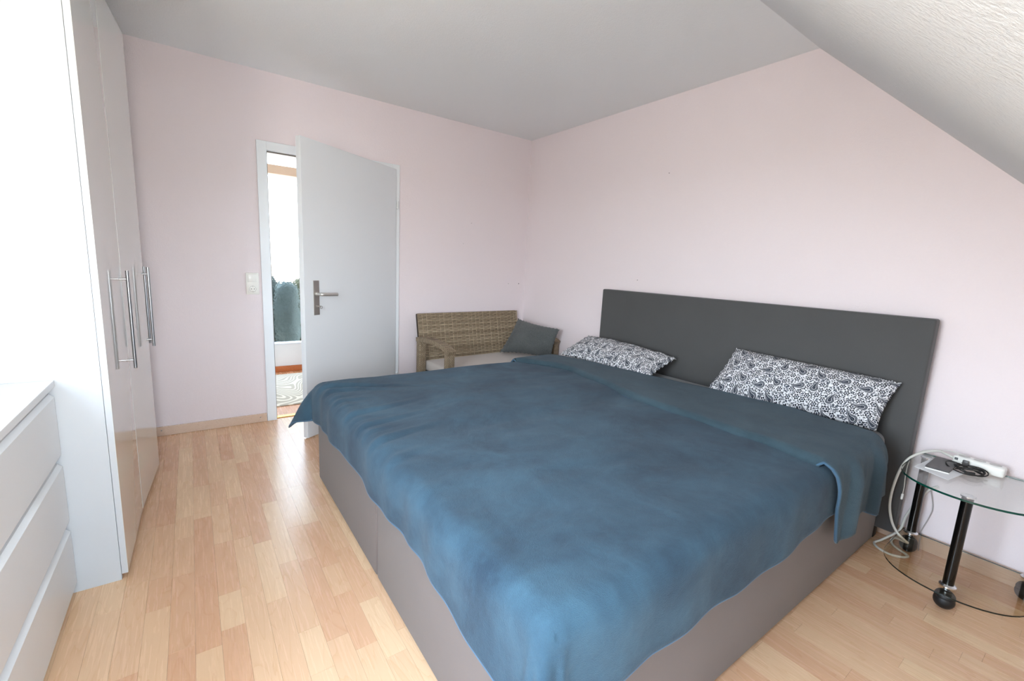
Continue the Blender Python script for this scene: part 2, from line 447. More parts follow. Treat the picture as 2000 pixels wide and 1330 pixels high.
# ------------------------------------------------------------------ hall behind the door
HX0, HX1, HY = -3.4, -.6, 1.585
hf = MB().box(HX0, HX1, .13, HY+.1, -.16, -.004).build('floor', plain('screed_hall', (120, 100, 90), .9)); struct(hf, 'warm beech laminate floor of the hall beyond the door', 'floor')
MB().box(DXL, DXR, .0, .13, -.006, 0).build('plank', M_hallfloor, hf)
y = .13
while y < HY-.01:
    y2 = min(y+.19, HY); x = HX0 - random.uniform(0, .9)
    while x < HX1:
        x2 = x+1.28
        if x2 > HX0: MB().box(max(x, HX0)+.0006, min(x2, HX1)-.0006, y+.0006, y2-.0006, -.004, 0).build('plank', M_hallfloor, hf)
        x = x2
    y = y2
wall('ceiling', M_ceil, (HX0, HX1, .13, HY+.1, H, H+.1))
wall('wall_hall', M_white_wall, (HX0-.1, HX0, .13, HY+.1, 0, H), (HX1, HX1+.1, .13, HY+.1, 0, H))
w2 = empty('window_2', (-2.0, HY, 0)); struct(w2, 'hall window wall of hammered glass above a white parapet', 'window')
MB().box(-2.75, -1.35, HY, HY+.1, 0, .30).build('parapet', M_white_wall, w2)
wall('wall_hall', M_white_wall, (HX0, -2.75, HY, HY+.1, 0, H), (-1.35, HX1, HY, HY+.1, 0, H))
MB().box(-2.75, -1.35, HY-.012, HY+.1, .30, .318, .003).build('sill', M_lacquer, w2)
M_beam = plain('pale_pine_beam', (244, 214, 184), .5, var=.15)
MB().box(-2.75, -1.35, HY-.01, HY+.09, 2.075, 2.165, .003).build('transom', M_beam, w2)
MB().box(-2.75, -1.35, HY, HY+.09, 2.44, 2.5).build('head_rail', M_lacquer, w2)
for x in (-2.75, -1.41): MB().box(x, x+.06, HY+.005, HY+.085, .318, 2.44).build('mullion', M_lacquer, w2)
m = NT('hammered_glass'); v = m.coords('Object')
vo = m.n('ShaderNodeTexVoronoi'); vo.feature = 'SMOOTH_F1'; vo.inputs['Scale'].default_value = 55; m.put(vo.inputs['Vector'], v)
hgt = m.math('ADD', vo.outputs['Distance'], m.math('MULTIPLY', m.noise(v, 30, 3), 0.8))
gl = m.n('ShaderNodeBsdfRefraction'); gl.inputs['Color'].default_value = (.25, .255, .255, 1); gl.inputs['IOR'].default_value = 1.12; gl.inputs['Roughness'].default_value = .03
m.put(gl.inputs['Normal'], m.bump(hgt, .8, .01))
tr = m.n('ShaderNodeBsdfTransparent'); tr.inputs[0].default_value = (.25, .255, .255, 1); mx = m.n('ShaderNodeMixShader'); mx.inputs[0].default_value = .3
m.t.links.new(gl.outputs[0], mx.inputs[1]); m.t.links.new(tr.outputs[0], mx.inputs[2]); m.t.links.new(mx.outputs[0], m.out.inputs[0])
M_hammer = m.m
for xa, xb in ((-2.69, -1.41),):
    MB().quad((xa, HY+.045, .318), (xb, HY+.045, .318), (xb, HY+.045, 2.075), (xa, HY+.045, 2.075)).build('pane', M_hammer, w2)
    MB().quad((xa, HY+.045, 2.165), (xb, HY+.045, 2.165), (xb, HY+.045, 2.44), (xa, HY+.045, 2.44)).build('pane', M_hammer, w2)
sb = MB().box(HX0, HX1, HY-.016, HY-.0005, 0, .064, .003).build('baseboard_hall', M_hallskirt); struct(sb)
# rug with contour-line pattern
m = NT('beige_contour_rug'); v = m.coords('Object', (1.0, .75, 1))
n = m.noise(v, 1.9, 1, .4, .3)
s = m.math('SINE', m.math('MULTIPLY', n, 190.0))
c = m.ramp(m.math('MULTIPLY_ADD', s, .5, .5), [(.0, lin((182, 168, 148))), (.60, lin((186, 172, 152))), (.78, lin((222, 210, 190))), (1, lin((226, 214, 194)))])
m.bsdf(Base_Color=c, Roughness=.95, Normal=m.bump(m.noise(v, 500, 2), .6, .003))
rug = MB().box(-2.95, -1.2, .31, 1.42, .0, .011, .004).build('rug', m.m); tag(rug, 'beige hall rug with pale curving contour lines', 'rug')
# terrace and potted conifers outside the hammered glass
ter = MB().box(-5, 1.5, HY+.1, 4.2, -.12, -.02).build('ground', plain('pale_terrace_slab', (200, 188, 175), .9, var=.2)); struct(ter, 'pale terrace slab outside the hall window', 'terrace')
def foliage_mat(name, a, bcol):
    m = NT(name); v = m.coords('Object'); n = m.noise(v, 45, 4, .7)
    m.bsdf(Base_Color=m.mix(n, lin(a), lin(bcol)), Roughness=.9, Normal=m.bump(n, .8, .02)); return m.m
M_fol = [foliage_mat('grey_green_needles', (52, 60, 57), (104, 114, 108)), foliage_mat('dark_green_needles', (30, 36, 32), (66, 72, 64)), foliage_mat('olive_needles', (54, 54, 36), (100, 96, 68))]
for i, (px, y, hh, rr, k, lab) in enumerate(((-2.30, 2.30, .98, .15, 0, 'grey-green potted conifer column behind the hammered glass, beside the door jamb'),
                                          (-2.10, 2.72, 1.06, .20, 1, 'dark potted conifer column behind the hammered glass, between two grey-green ones'),
                                          (-1.90, 2.30, .97, .15, 0, 'grey-green potted conifer column behind the hammered glass, between dark and olive ones'),
                                          (-1.62, 2.66, 1.02, .22, 2, 'olive potted conifer column behind the hammered glass, half hidden by the open door'))):
    t_ = empty('potted_conifer', (px, y, -.02)); tag(t_, lab, 'shrub')
    MB().lathe([(.07, 0), (.10, .14), (.112, .14), (.112, .17), (.09, .17)], (px, y, -.02), 20).build('pot', M_terracotta, t_, 'auto')
    b = MB(); prof = []
    for q in range(15):
        z = q/14; prof.append((rr*(.35+.65*math.sin(PI*min(1, .12+z*.8))**.6)*(1 if z < .93 else .6)+.001, .13+z*(hh-.13)))
    b.lathe(prof, (px, y, -.02), 22)
    for vv in b.bm.verts:
        d = mnoise.noise(Vector(vv.co)*9)*.03; vv.co.x += d; vv.co.y += mnoise.noise(Vector(vv.co)*8+Vector((5, 1, 2)))*.03
    b.build('foliage', M_fol[k], t_, True)

# ------------------------------------------------------------------ wardrobe
M_carcass = plain('white_melamine_carcass', (200, 204, 208), 0.4)
wr = empty('wardrobe', (-3.4, -.82, 0)); tag(wr, 'tall white wardrobe with glossy doors and long steel bar handles', 'wardrobe')
WXF, WYN, WT = -3.104, -1.636, 2.31
MB().box(XL+.01, WXF, WYN, WYN+.019, 0, WT, .0008).build('side_panel', M_carcass, wr)
MB().box(XL+.01, WXF, -.034, -.015, 0, WT, .0008).build('side_panel', M_carcass, wr)
MB().box(XL+.01, WXF, WYN+.019, -.034, WT-.02, WT).build('top_panel', M_carcass, wr)
MB().box(XL+.01, WXF, WYN+.019, -.034, .02, .05).build('bottom_panel', M_carcass, wr)
MB().box(XL+.002, XL+.01, WYN, -.015, 0, WT).build('back_panel', M_carcass, wr)
MB().box(WXF-.05, WXF-.03, WYN+.019, -.034, 0, .02).build('plinth', M_dark, wr)
for yy in (-1.115, -.58): MB().box(XL+.01, WXF-.01, yy-.009, yy+.009, .05, WT-.02).build('partition', M_carcass, wr)
def bar_handle(parent, xf, u, z0, z1, off=.03):
    b = MB(); b.cyl((u, -off, z0), (u, -off, z1), .0065, seg=16)
    for z in (z0+.036, z1-.036): b.cyl((u, 0, z), (u, -off, z), .0042, seg=12)
    b.build('handle', M_steel, parent, 'auto', xf=xf)
def wardrobe_door(p0, p1, hu, side):
    """front plane from p0 to p1 (near to far); hu = handle distance from p0"""
    p0, p1 = Vector((*p0, 0)), Vector((*p1, 0)); u = (p1-p0).normalized(); n_ = Vector((-u.y, u.x, 0))   # n_: into the wardrobe
    xf = Matrix(((u.x, n_.x, 0, p0.x), (u.y, n_.y, 0, p0.y), (0, 0, 1, 0), (0, 0, 0, 1)))
    L = (p1-p0).length
    b = MB(); b.box(0, L, .0012, .019, .026, WT-.002, .0008)
    d = b.build('door', M_carcass, wr, xf=xf)
    MB().box(.0002, L-.0002, 0, .0012, .0266, WT-.0026).build('gloss_front', M_gloss, d, xf=xf)
    bar_handle(d, xf, hu, .735, 1.160)
wardrobe_door((-3.0835, -1.640), (-3.0745, -1.1165), .44, 0)
wardrobe_door((-3.0738, -1.1150), (-3.0355, -.578), .475, 1)
wardrobe_door((-3.062, -.565), (-3.083, -.020), .030, 2)

# ------------------------------------------------------------------ dresser
dr = empty('dresser', (-3.46, -2.25, 0)); tag(dr, 'low white handleless dresser with three drawers beside the wardrobe', 'dresser')
DY0, DY1, DXF = -2.86, -1.640, -3.225
MB().box(XL+.005, DXF-.02, DY0, DY1, .0, .779, .001).build('body', M_lacquer, dr)
MB().box(XL+.005, DXF+.004, DY0-.004, DY1, .780, .803, .0012).build('top', M_lacquer, dr)
for z0, z1 in ((.538, .757), (.288, .506), (.045, .258)):
    b = MB(); b.prism([(DXF, z0), (DXF, z1-.012), (DXF-.012, z1), (DXF-.0185, z1), (DXF-.0185, z0)], DY0+.002, DY1-.002)
    b.build('drawer', M_lacquer, dr, xf=Matrix(((1, 0, 0, 0), (0, 0, 1, 0), (0, 1, 0, 0), (0, 0, 0, 1))))

# ------------------------------------------------------------------ switch and socket by the door
sw = empty('light_switch', (-2.466, 0, .968)); tag(sw, 'white light switch above a power socket in one frame', 'light switch')
MB().box(-2.5075, -2.4255, -.008, 0, .968, 1.124, .003).build('frame', M_plastic, sw, 'auto')
MB().box(-2.495, -2.438, -.011, -.006, 1.057, 1.113, .002).build('rocker', plain('white_rocker', (246, 246, 242), .25), sw, 'auto')
so = MB().box(-2.495, -2.438, -.0095, -.006, .980, 1.036, .0015).build('socket', M_plastic, sw, 'auto')
c0 = (-2.4665, 1.008)
MB().tube([(c0[0]+.021*math.cos(q/28*2*PI), -.0097, c0[1]+.021*math.sin(q/28*2*PI)) for q in range(28)], .0008, 6, True).build('socket_shadow_ring', plain('grey_shadow_line', (150, 148, 145), .4), so)  # grey ring drawn in place of the shadow line round the socket recess
for dx in (-.0095, .0095): MB().cyl((c0[0]+dx, -.0094, c0[1]), (c0[0]+dx, -.0099, c0[1]), .003, seg=12).build('socket_hole', M_dark, so)
for dz in (-.019, .019): MB().box(c0[0]-.003, c0[0]+.003, -.0099, -.0094, c0[1]+dz-.002, c0[1]+dz+.002).build('earth_clip', M_steel_dark, so)

# ------------------------------------------------------------------ bed
BXF, BY0, BY1, BSP = -2.29, -1.165, -3.152, -2.146
bed = empty('bed', (-1.2, -2.16, 0)); tag(bed, 'wide taupe box-spring bed with tall charcoal headboard', 'bed')
for ya, yb in ((BY0, BSP+.0015), (BSP-.0015, BY1)):
    MB().box(BXF, -.13, ya, yb, .012, .395, .012, 3).build('base', M_base, bed, 'auto')
    for x in (BXF+.09, -.25):
        for y in (ya-.09, yb+.09): MB().cyl((x, y, 0), (x, y, .02), .03).build('foot', M_rubber, bed, 'auto')
b = MB(); b.box(-.125, -.055, -3.223, -1.214, .07, 1.118, .010, 3); b.build('headboard', M_headboard, bed, 'auto')
for y in (-3.10, -1.34): MB().box(-.11, -.06, y-.05, y+.05, 0, .075, .01).build('headboard_foot', M_rubber, bed, 'auto')
mt = MB(); mt.box(-2.272, -.128, -3.138, -1.18, .397, .562, .05, 5); mt.build('mattress', M_sheet, bed, True)

# ------------------------------------------------------------------ blanket
def fleece(name, a, bcol):
    m = NT(name); v = m.coords('Object')
    big = m.noise(v, 3.2, 5, .62, .5); fine = m.noise(v, 420, 2, .6); mid = m.noise(v, 26, 4, .7, .4)
    f = m.math('ADD', m.math('MULTIPLY', m.math('SUBTRACT', big, .5), 2.3), m.math('MULTIPLY', m.math('SUBTRACT', mid, .5), .55))
    f = m.math('ADD', m.math('ADD', f, .45), m.math('MULTIPLY', m.math('SUBTRACT', fine, .5), .35))
    c = m.mix(f, lin(a), lin(bcol))
    b = m.bsdf(Base_Color=c, Roughness=.92, Normal=m.bump(m.math('ADD', m.math('MULTIPLY', fine, .5), m.math('MULTIPLY_ADD', big, 2.2, m.math('MULTIPLY', mid, .6))), .6, .006))
    b.inputs['Sheen Weight'].default_value = .10; b.inputs['Sheen Roughness'].default_value = .5
    b.inputs['Sheen Tint'].default_value = (.75, .85, 1, 1)
    return m.m
M_fleece = fleece('slate_blue_fleece', (24, 46, 62), (56, 86, 103))
M_fleece_back = fleece('slate_blue_fleece_underside', (40, 60, 70), (60, 81, 91))
M_hem = plain('slate_blue_hem', (64, 94, 118), .9, sheen=.2)
def sstep(x): x = np.clip(x, 0, 1); return x*x*(3-2*x)
def fbm(X, Y, s, seed):
    out = np.zeros(X.shape)
    for idx in np.ndindex(X.shape):
        out[idx] = mnoise.fractal(Vector((X[idx]*s, Y[idx]*s, seed)), 1.0, 2.0, 3)
    return out
class Drape:
    """cloth laid on the mattress: flat cloth coordinates -> folded over foot and side edges"""
    def __init__(self, zt, R, xe, yl, yr, flare_l, flare_r, gap=.0):
        self.zt, self.R, self.xe, self.yl, self.yr, self.fl, self.fr = zt, R, xe, yl, yr, flare_l, flare_r
    def __call__(self, X, Y):
        R = self.R; a = np.maximum(0, self.xe-X)
        bl = np.maximum(0, Y-self.yl); br = np.maximum(0, self.yr-Y)
        bb = np.where(bl > 0, bl, br); sgn = np.where(bl > 0, 1.0, -1.0)
        m = np.hypot(a, bb); ph = np.arctan2(bb, a)
        corner = np.sin(2*ph)**1.0*((a > 0) & (bb > 0))
        corner = np.clip(corner, 0, 1)
        th = np.where(bl > 0, self.fl, self.fr)*corner**1.2
        # arc then straight hang leaning outwards by angle th
        end = (PI/2-th)*R
        ang = np.minimum(m, end)/R
        rest_ = np.maximum(0, m-end)
        out = R*np.sin(ang) + rest_*np.sin(th)
        down = R*(1-np.cos(ang)) + rest_*np.cos(th)
        dx = -np.cos(ph)*out; dy = np.sin(ph)*out*sgn
        Xb = np.maximum(X, self.xe); Yb = np.clip(Y, self.yr, self.yl)
        return np.stack([Xb+np.where(m > 0, dx, 0), Yb+np.where(m > 0, dy, 0), self.zt-down], -1), m, ph, a, bb, sgn
nu, nv = 190, 190
u = np.linspace(0, 1, nu)[:, None]*np.ones((1, nv)); v = np.linspace(0, 1, nv)[None, :]*np.ones((nu, 1))
dp = Drape(.576, .05, -2.255, -1.195, -3.118, .56, .18)
xh = -.62
def foot_len(Y):
    ys = [-3.6, -3.118, -2.95, -2.83, -2.67, -2.4, -2.2, -2.05, -1.9, -1.74, -1.54, -1.37, -1.2, -.7]
    dz = [.33, .30, .255, .235, .215, .213, .212, .206, .204, .204, .214, .222, .235, .27]
    return np.interp(-Y, [-q for q in ys][::-1], dz[::-1])
Yl0, Yr0 = -1.195+.25, -3.118-.245
Y = Yl0+(Yr0-Yl0)*v
rside = np.interp(-(xh+(-2.5-xh)*u), [.6, .9, 1.2, 1.5, 1.75, 1.9, 2.1, 2.3, 2.6], [.235, .225, .235, .255, .245, .235, .255, .275, .285])
Y = np.where(Y < -3.118, -3.118+(Y+3.118)*rside/.245, Y)
Xf = -2.255-foot_len(Y)
X = xh+(Xf-xh)*u**.92
P, mm, ph, aa, bb, sg = dp(X, Y)
# top relief: soft undulation, gathers along the foot edge
und = fbm(X, Y, 3.0, 1.3)*.006 + fbm(X*.6, Y*2.2, 4.0, 7.7)*.004
g = np.zeros_like(X)
folds = [(-1.27, .022, .34, .017, -.30), (-1.38, .020, .24, .013, -.22), (-1.50, .012, .10, .005, -.1), (-1.57, .014, .13, .008, -.15), (-1.66, .010, .08, .005, .0), (-1.78, .017, .26, .012, .10),
         (-1.86, .010, .09, .006, .05), (-1.95, .015, .24, .011, .14), (-2.03, .010, .10, .007, .1), (-2.13, .018, .20, .013, .22), (-2.30, .024, .12, .007, .2)]
for yc, wd_, ln, am, sk_ in folds:
    d_in = np.maximum(0, X+2.27); yy = Y-(yc+sk_*d_in+.35*np.sign(sk_+.001)*d_in**2)
    prof = np.exp(-(yy/wd_)**2)-.55*np.exp(-((yy+wd_*1.7)/wd_)**2)
    fade = np.exp(-(d_in/ln)**2)*np.exp(-(aa/.11)**2)
    g += am*prof*fade
hang = sstep(mm/.12)
P[..., 2] += (und+g)*(1-.6*hang)
# the centre sinks slightly between the edges and the join of the two mattresses
P[..., 2] -= .010*np.exp(-((Y+2.15)/.10)**2)*(mm <= 0) * sstep((X+2.2)/.4)
# hanging part: outward waves
nx = -np.cos(ph); ny = np.sin(ph)*sg
wave = .007*np.sin(Y*11+1.0)+.004*np.sin(Y*29+2*np.sin(Y*5)); wave = np.where(aa > bb, wave, .007*np.sin(X*9+.6)+.004*np.sin(X*23))
cornerm = np.clip(np.sin(2*ph), 0, 1)*((aa > 0) & (bb > 0))
cw = .038*np.cos((ph-.78)*10.0)*cornerm*np.where(sg < 0, 1, .25)
off = hang*(.014+wave*.9) + sstep((mm-.04)/.30)**1.3*cw
P[..., 0] += nx*off*(mm > 0); P[..., 1] += ny*off*(mm > 0)
# keep clear of the base
def clear(P):
    out_ = P[..., 2] < .55
    P[..., 0] = np.where(out_ & (aa >= bb), np.minimum(P[..., 0], -2.298), P[..., 0])
    P[..., 1] = np.where(out_ & (bb > aa) & (sg < 0), np.minimum(P[..., 1], -3.162), P[..., 1])
    P[..., 1] = np.where(out_ & (bb > aa) & (sg > 0), np.maximum(P[..., 1], -1.155), P[..., 1])
clear(P)
bl = empty('blanket', (-1.4, -2.16, .576)); tag(bl, 'slate-blue fleece blanket spread over the bed, turned back at the pillows', 'blanket')
o = MB().grid(P).build('body', M_fleece, bl, True)
md = o.modifiers.new('thickness', 'SOLIDIFY'); md.thickness = .005; md.offset = 1
edge = [P[i, nv-1] for i in range(0, nu, 1)] + [P[nu-1, j] for j in range(nv-2, -1, -1)] + [P[i, 0] for i in range(nu-2, -1, -1)]
MB().tube(edge[::2], .0058, 8).build('hem', M_hem, o, True)
# turned-back strip at the head end
nu2, nv2 = 60, 170
u = np.linspace(0, 1, nu2)[:, None]*np.ones((1, nv2)); v = np.linspace(0, 1, nv2)[None, :]*np.ones((nu2, 1))
Yr2 = -3.118-.41; Yl2 = -1.195+.22
Y = Yl2+(Yr2-Yl2)*v
fold_x = np.interp(-Y, [.9, 1.12, 1.19, 1.4, 1.59, 1.89, 2.32, 2.72, 2.94, 3.06, 3.15, 3.55], [-.955, -.945, -.93, -.80, -.765, -.825, -.915, -.925, -.92, -.94, -.955, -.83])
head_x = np.interp(-Y, [.9, 1.09, 1.3, 1.6, 2.18, 2.43, 2.76, 3.08, 3.2, 3.3, 3.55], [-.66, -.62, -.56, -.50, -.41, -.36, -.33, -.37, -.40, -.37, -.285])
X = fold_x+(head_x-fold_x)*u**1.15
hemr = np.interp(-X, [.15, .22, .30, .36, .42, .50, .58, .66, .71, .76, .83, 1.0], [.315, .32, .335, .33, .355, .355, .325, .325, .36, .35, .385, .39])
Y = np.where(Y < -3.118, -3.118+(Y+3.118)*hemr/.41, Y)
dp2 = Drape(.600, .055, -9.0, -1.195, -3.125, 0, 0)
P2, mm, ph, aa, bb, sg = dp2(X, Y)
s_ = (X-fold_x)
P2[..., 2] += .004+fbm(X, Y, 5.0, 3.1)*.004
lip = np.clip(1-s_/.022, 0, 1)
P2[..., 2] -= .030*(1-np.sqrt(np.clip(1-lip**2, 0, 1)))*(mm <= .02)
hang = sstep(mm/.15)
wv = .016*np.sin(X*24+.5)+.009*np.sin(X*47)
P2[..., 1] += np.where(mm > 0, sg*hang*(.022+np.maximum(-.008, wv)), 0)
P2[..., 1] = np.where((P2[..., 2] < .54) & (sg < 0), np.minimum(P2[..., 1], -3.172), P2[..., 1])
P2[..., 1] = np.where((P2[..., 2] < .54) & (sg > 0), np.maximum(P2[..., 1], -1.14), P2[..., 1])
hanging = (sg < 0)*hang*np.clip(1-u*6, 0, 1)
P2[..., 0] += -.0*hanging
o2 = MB().grid(P2).build('folded_edge', M_fleece_back, bl, True)
md = o2.modifiers.new('thickness', 'SOLIDIFY'); md.thickness = .007; md.offset = 1
edge = [P2[0, j] for j in range(nv2)] + [P2[i, nv2-1] for i in range(1, nu2)] + [P2[nu2-1, j] for j in range(nv2-2, -1, -1)]
MB().tube(edge[::2], .0058, 8).build('hem', M_hem, o2, True)

# ------------------------------------------------------------------ pillows
def paisley():
    m = NT('paisley_print_cotton'); tc = m.n('ShaderNodeTexCoord'); uv = tc.outputs['UV']
    def vor(scale, rnd):
        x = m.n('ShaderNodeTexVoronoi'); x.voronoi_dimensions = '2D'; x.inputs['Scale'].default_value = scale; x.inputs['Randomness'].default_value = rnd
        m.put(x.inputs['Vector'], uv); return x
    def local(x):
        sub = m.n('ShaderNodeVectorMath', operation='SUBTRACT'); m.put(sub.inputs[0], uv); m.put(sub.inputs[1], x.outputs['Position'])
        sp = m.n('ShaderNodeSeparateXYZ'); m.put(sp.inputs[0], sub.outputs[0]); return sp.outputs[0], sp.outputs[1]
    def band(val, lo, hi):   # 1 inside [lo, hi]
        return m.math('MULTIPLY', m.math('GREATER_THAN', val, lo), m.math('LESS_THAN', val, hi))
    big = vor(11.5, .55); lx, ly = local(big)
    sc_ = m.n('ShaderNodeSeparateColor'); m.put(sc_.inputs[0], big.outputs['Color'])
    an = m.math('MULTIPLY_ADD', m.math('FLOOR', m.math('MULTIPLY', sc_.outputs[0], 3.0)), .9, .35)
    ca, sa = m.math('COSINE', an), m.math('SINE', an)
    x1 = m.math('ADD', m.math('MULTIPLY', lx, ca), m.math('MULTIPLY', ly, sa)); y1 = m.math('SUBTRACT', m.math('MULTIPLY', ly, ca), m.math('MULTIPLY', lx, sa))
    yp = m.math('MAXIMUM', y1, 0.0)
    x2 = m.math('SUBTRACT', x1, m.math('MULTIPLY', m.math('MULTIPLY', yp, yp), 15.0))
    wid = m.math('MAXIMUM', m.math('MULTIPLY_ADD', yp, -.40, .0180), .0001)          # narrowing, bent tail
    tail = m.math('DIVIDE', m.math('ABSOLUTE', x2), wid)
    head = m.math('DIVIDE', m.math('SQRT', m.math('ADD', m.math('MULTIPLY', x1, x1), m.math('MULTIPLY', y1, y1))), .0180)
    up_ = m.math('GREATER_THAN', y1, 0.0)
    ee = m.math('ADD', m.math('MULTIPLY', up_, tail), m.math('MULTIPLY', m.math('SUBTRACT', 1.0, up_), head))
    ok_ = m.math('LESS_THAN', y1, .0446)
    inside = m.math('MULTIPLY', ok_, m.math('LESS_THAN', ee, 1.0))
    edge_ = m.math('MULTIPLY', inside, m.math('GREATER_THAN', ee, .84))
    pale = m.math('MULTIPLY', inside, band(ee, .72, .84))
    core = m.math('MULTIPLY', inside, band(ee, .24, .40))
    lite = m.math('MULTIPLY', inside, band(ee, .40, .50))
    med = vor(27, .8); mx_, my_ = local(med)
    rad = m.math('SQRT', m.math('ADD', m.math('MULTIPLY', mx_, mx_), m.math('MULTIPLY', my_, my_)))
    pet = m.math('MULTIPLY_ADD', m.math('SINE', m.math('MULTIPLY', m.math('ARCTAN2', my_, mx_), 6.0)), .0022, .0118)
    flow = m.math('MULTIPLY', m.math('LESS_THAN', rad, pet), m.math('GREATER_THAN', rad, .0068)); eye = m.math('LESS_THAN', rad, .0045)
    sm = vor(110, 1.0); dots = m.math('LESS_THAN', sm.outputs['Distance'], .37)
    vine = m.math('LESS_THAN', m.math('ABSOLUTE', m.math('SUBTRACT', m.noise(uv, 42, 2, .5, 1.0), .5)), .034)
    white, navy, mid, grey = lin((222, 222, 225)), lin((24, 29, 41)), lin((68, 74, 87)), lin((128, 131, 137))
    c = m.mix(m.math('MULTIPLY', dots, .85), white, navy)
    c = m.mix(vine, c, mid)
    c = m.mix(m.math('LESS_THAN', rad, .0155), c, white); c = m.mix(flow, c, navy); c = m.mix(eye, c, mid)
    inner = m.mix(m.math('LESS_THAN', vor(150, .9).outputs['Distance'], .32), mid, navy)
    c = m.mix(m.math('MULTIPLY', m.math('LESS_THAN', y1, .047), m.math('LESS_THAN', ee, 1.18)), c, white)
    c = m.mix(inside, c, inner); c = m.mix(edge_, c, navy); c = m.mix(pale, c, grey); c = m.mix(core, c, navy); c = m.mix(lite, c, white)
    b = m.bsdf(Base_Color=c, Roughness=.85, Normal=m.bump(m.noise(uv, 60, 3), .25, .004))
    return m.m
M_paisley = paisley()
def pillow(name, corners, thick, mat, seed, pinch=.10, wr_=.012, sag=0.0, n=60, back=.5):
    """corners: BL, BR, TR, TL; closed cushion bulging to both sides of that patch"""
    BL, BR, TR, TL = [np.array(c, float) for c in corners]
    wid = (np.linalg.norm(BR-BL)+np.linalg.norm(TR-TL))/2; hei = (np.linalg.norm(TL-BL)+np.linalg.norm(TR-BR))/2
    nn = np.cross(BR-BL, TL-BL); nn = nn/np.linalg.norm(nn)
    U, V = np.meshgrid(np.linspace(-1, 1, n), np.linspace(-1, 1, n), indexing='ij')
    tu = np.sign(U)*(1-(1-np.abs(U))**1.35); tv = np.sign(V)*(1-(1-np.abs(V))**1.35)
    sides = []; uvs = []
    for s in (1, -1):
        uu = tu*(1-pinch*.5*(1-tv**2)*np.abs(tu)); vv = tv*(1-pinch*(1-tu**2)*np.abs(tv))
        a_, b_ = (uu+1)/2, (vv+1)/2
        base = ((1-a_)*(1-b_))[..., None]*BL+(a_*(1-b_))[..., None]*BR+(a_*b_)[..., None]*TR+((1-a_)*b_)[..., None]*TL
        T = thick*((1-np.abs(tu)**2.6)*(1-np.abs(tv)**2.6))**.55
        N = np.zeros_like(T)
        for i in range(n):
            for j in range(n):
                q = Vector((tu[i, j]*wid*9, tv[i, j]*hei*9, seed+s*3)); N[i, j] = mnoise.fractal(q, 1.0, 2.0, 3)
        ed = np.clip(1.15-np.maximum(np.abs(tu), np.abs(tv)), 0, 1)
        N = N*wr_*(1-(np.maximum(np.abs(tu), np.abs(tv)))**6)
        amt = T*(1-back) if s < 0 else T*(1+0)
        off_ = (amt*.5*2*(.5 if s > 0 else .5)+np.where(T > 0, N, 0)*(1 if s > 0 else .3))*s
        Pp = base+nn*off_[..., None]
        Pp[..., 2] -= sag*(1-np.abs(tu)**2)*(tv+1)/2
        # frilled rim
        rim = (np.maximum(np.abs(tu), np.abs(tv)) > .97)
        Pp = Pp+nn*(np.sin((tu*wid+tv*hei)*75+seed)*.006*rim)[..., None]
        sides.append(Pp); uvs.append(np.stack([a_*wid+seed*.37, b_*hei+seed*.71], -1))
    b = MB(); b.grid(sides[0], uvs[0]); b.grid(sides[1][:, ::-1], uvs[1][:, ::-1])
    bmesh.ops.remove_doubles(b.bm, verts=b.bm.verts, dist=.0008)
    return b.build(name, mat, None, True, recalc=True)
pr = pillow('pillow', [at(1376, 764, 'x', -.375), at(1712, 842, 'x', -.285), at(1762, 748, 'x', -.165), at(1438, 680, 'x', -.165)], .165, M_paisley, 1.0, .07, .010)
tag(pr, 'black and white paisley pillow propped on the headboard near the glass table', 'pillow')
pl = pillow('pillow', [(-.50, -1.165, .60), (-.455, -1.985, .595), at(1322, 700, 'x', -.215), at(1150, 656, 'x', -.215)], .15, M_paisley, 4.0, .07, .014)
tag(pl, 'black and white paisley pillow slumped on the bed near the wicker sofa', 'pillow')

# ------------------------------------------------------------------ wicker sofa
sofa = empty('wicker_sofa', (-.68, -.42, 0)); tag(sofa, 'two-seat wicker sofa with grey-beige seat pad in the room corner', 'sofa')
def rattan(name, a, b2):
    m = NT(name); g = m.n('ShaderNodeNewGeometry'); v = m.coords('Object')
    f = m.math('ADD', m.math('MULTIPLY', g.outputs['Random Per Island'], .55), m.math('MULTIPLY', m.noise(v, 60, 3), .5))
    m.bsdf(Base_Color=m.mix(f, lin(a), lin(b2)), Roughness=.55, Normal=m.bump(m.noise(v, 300, 2), .4, .001)); return m.m
M_rattan = rattan('natural_rattan_strand', (122, 104, 82), (190, 172, 145))
M_core = plain('dark_wicker_core', (58, 47, 37), .8)
m = NT('wound_rattan'); v = m.coords('Object'); 
vt = m.n('ShaderNodeTexBrick'); vt.inputs['Scale'].default_value = 26; vt.inputs['Mortar Size'].default_value = .035; vt.offset = .5
vt.inputs['Color1'].default_value = lin((168, 150, 126)); vt.inputs['Color2'].default_value = lin((140, 122, 98)); vt.inputs['Mortar'].default_value = lin((84, 70, 54))
cmb = m.n('ShaderNodeCombineXYZ'); sp = m.n('ShaderNodeSeparateXYZ'); m.put(sp.inputs[0], v)
m.put(cmb.inputs[0], sp.outputs[2]); m.put(cmb.inputs[1], m.math('ADD', sp.outputs[0], sp.outputs[1])); m.put(vt.inputs['Vector'], cmb.outputs[0])
m.bsdf(Base_Color=vt.outputs['Color'], Roughness=.6, Normal=m.bump(m.math('SUBTRACT', 1.0, vt.outputs['Fac']), .7, .003))
M_wound = m.m
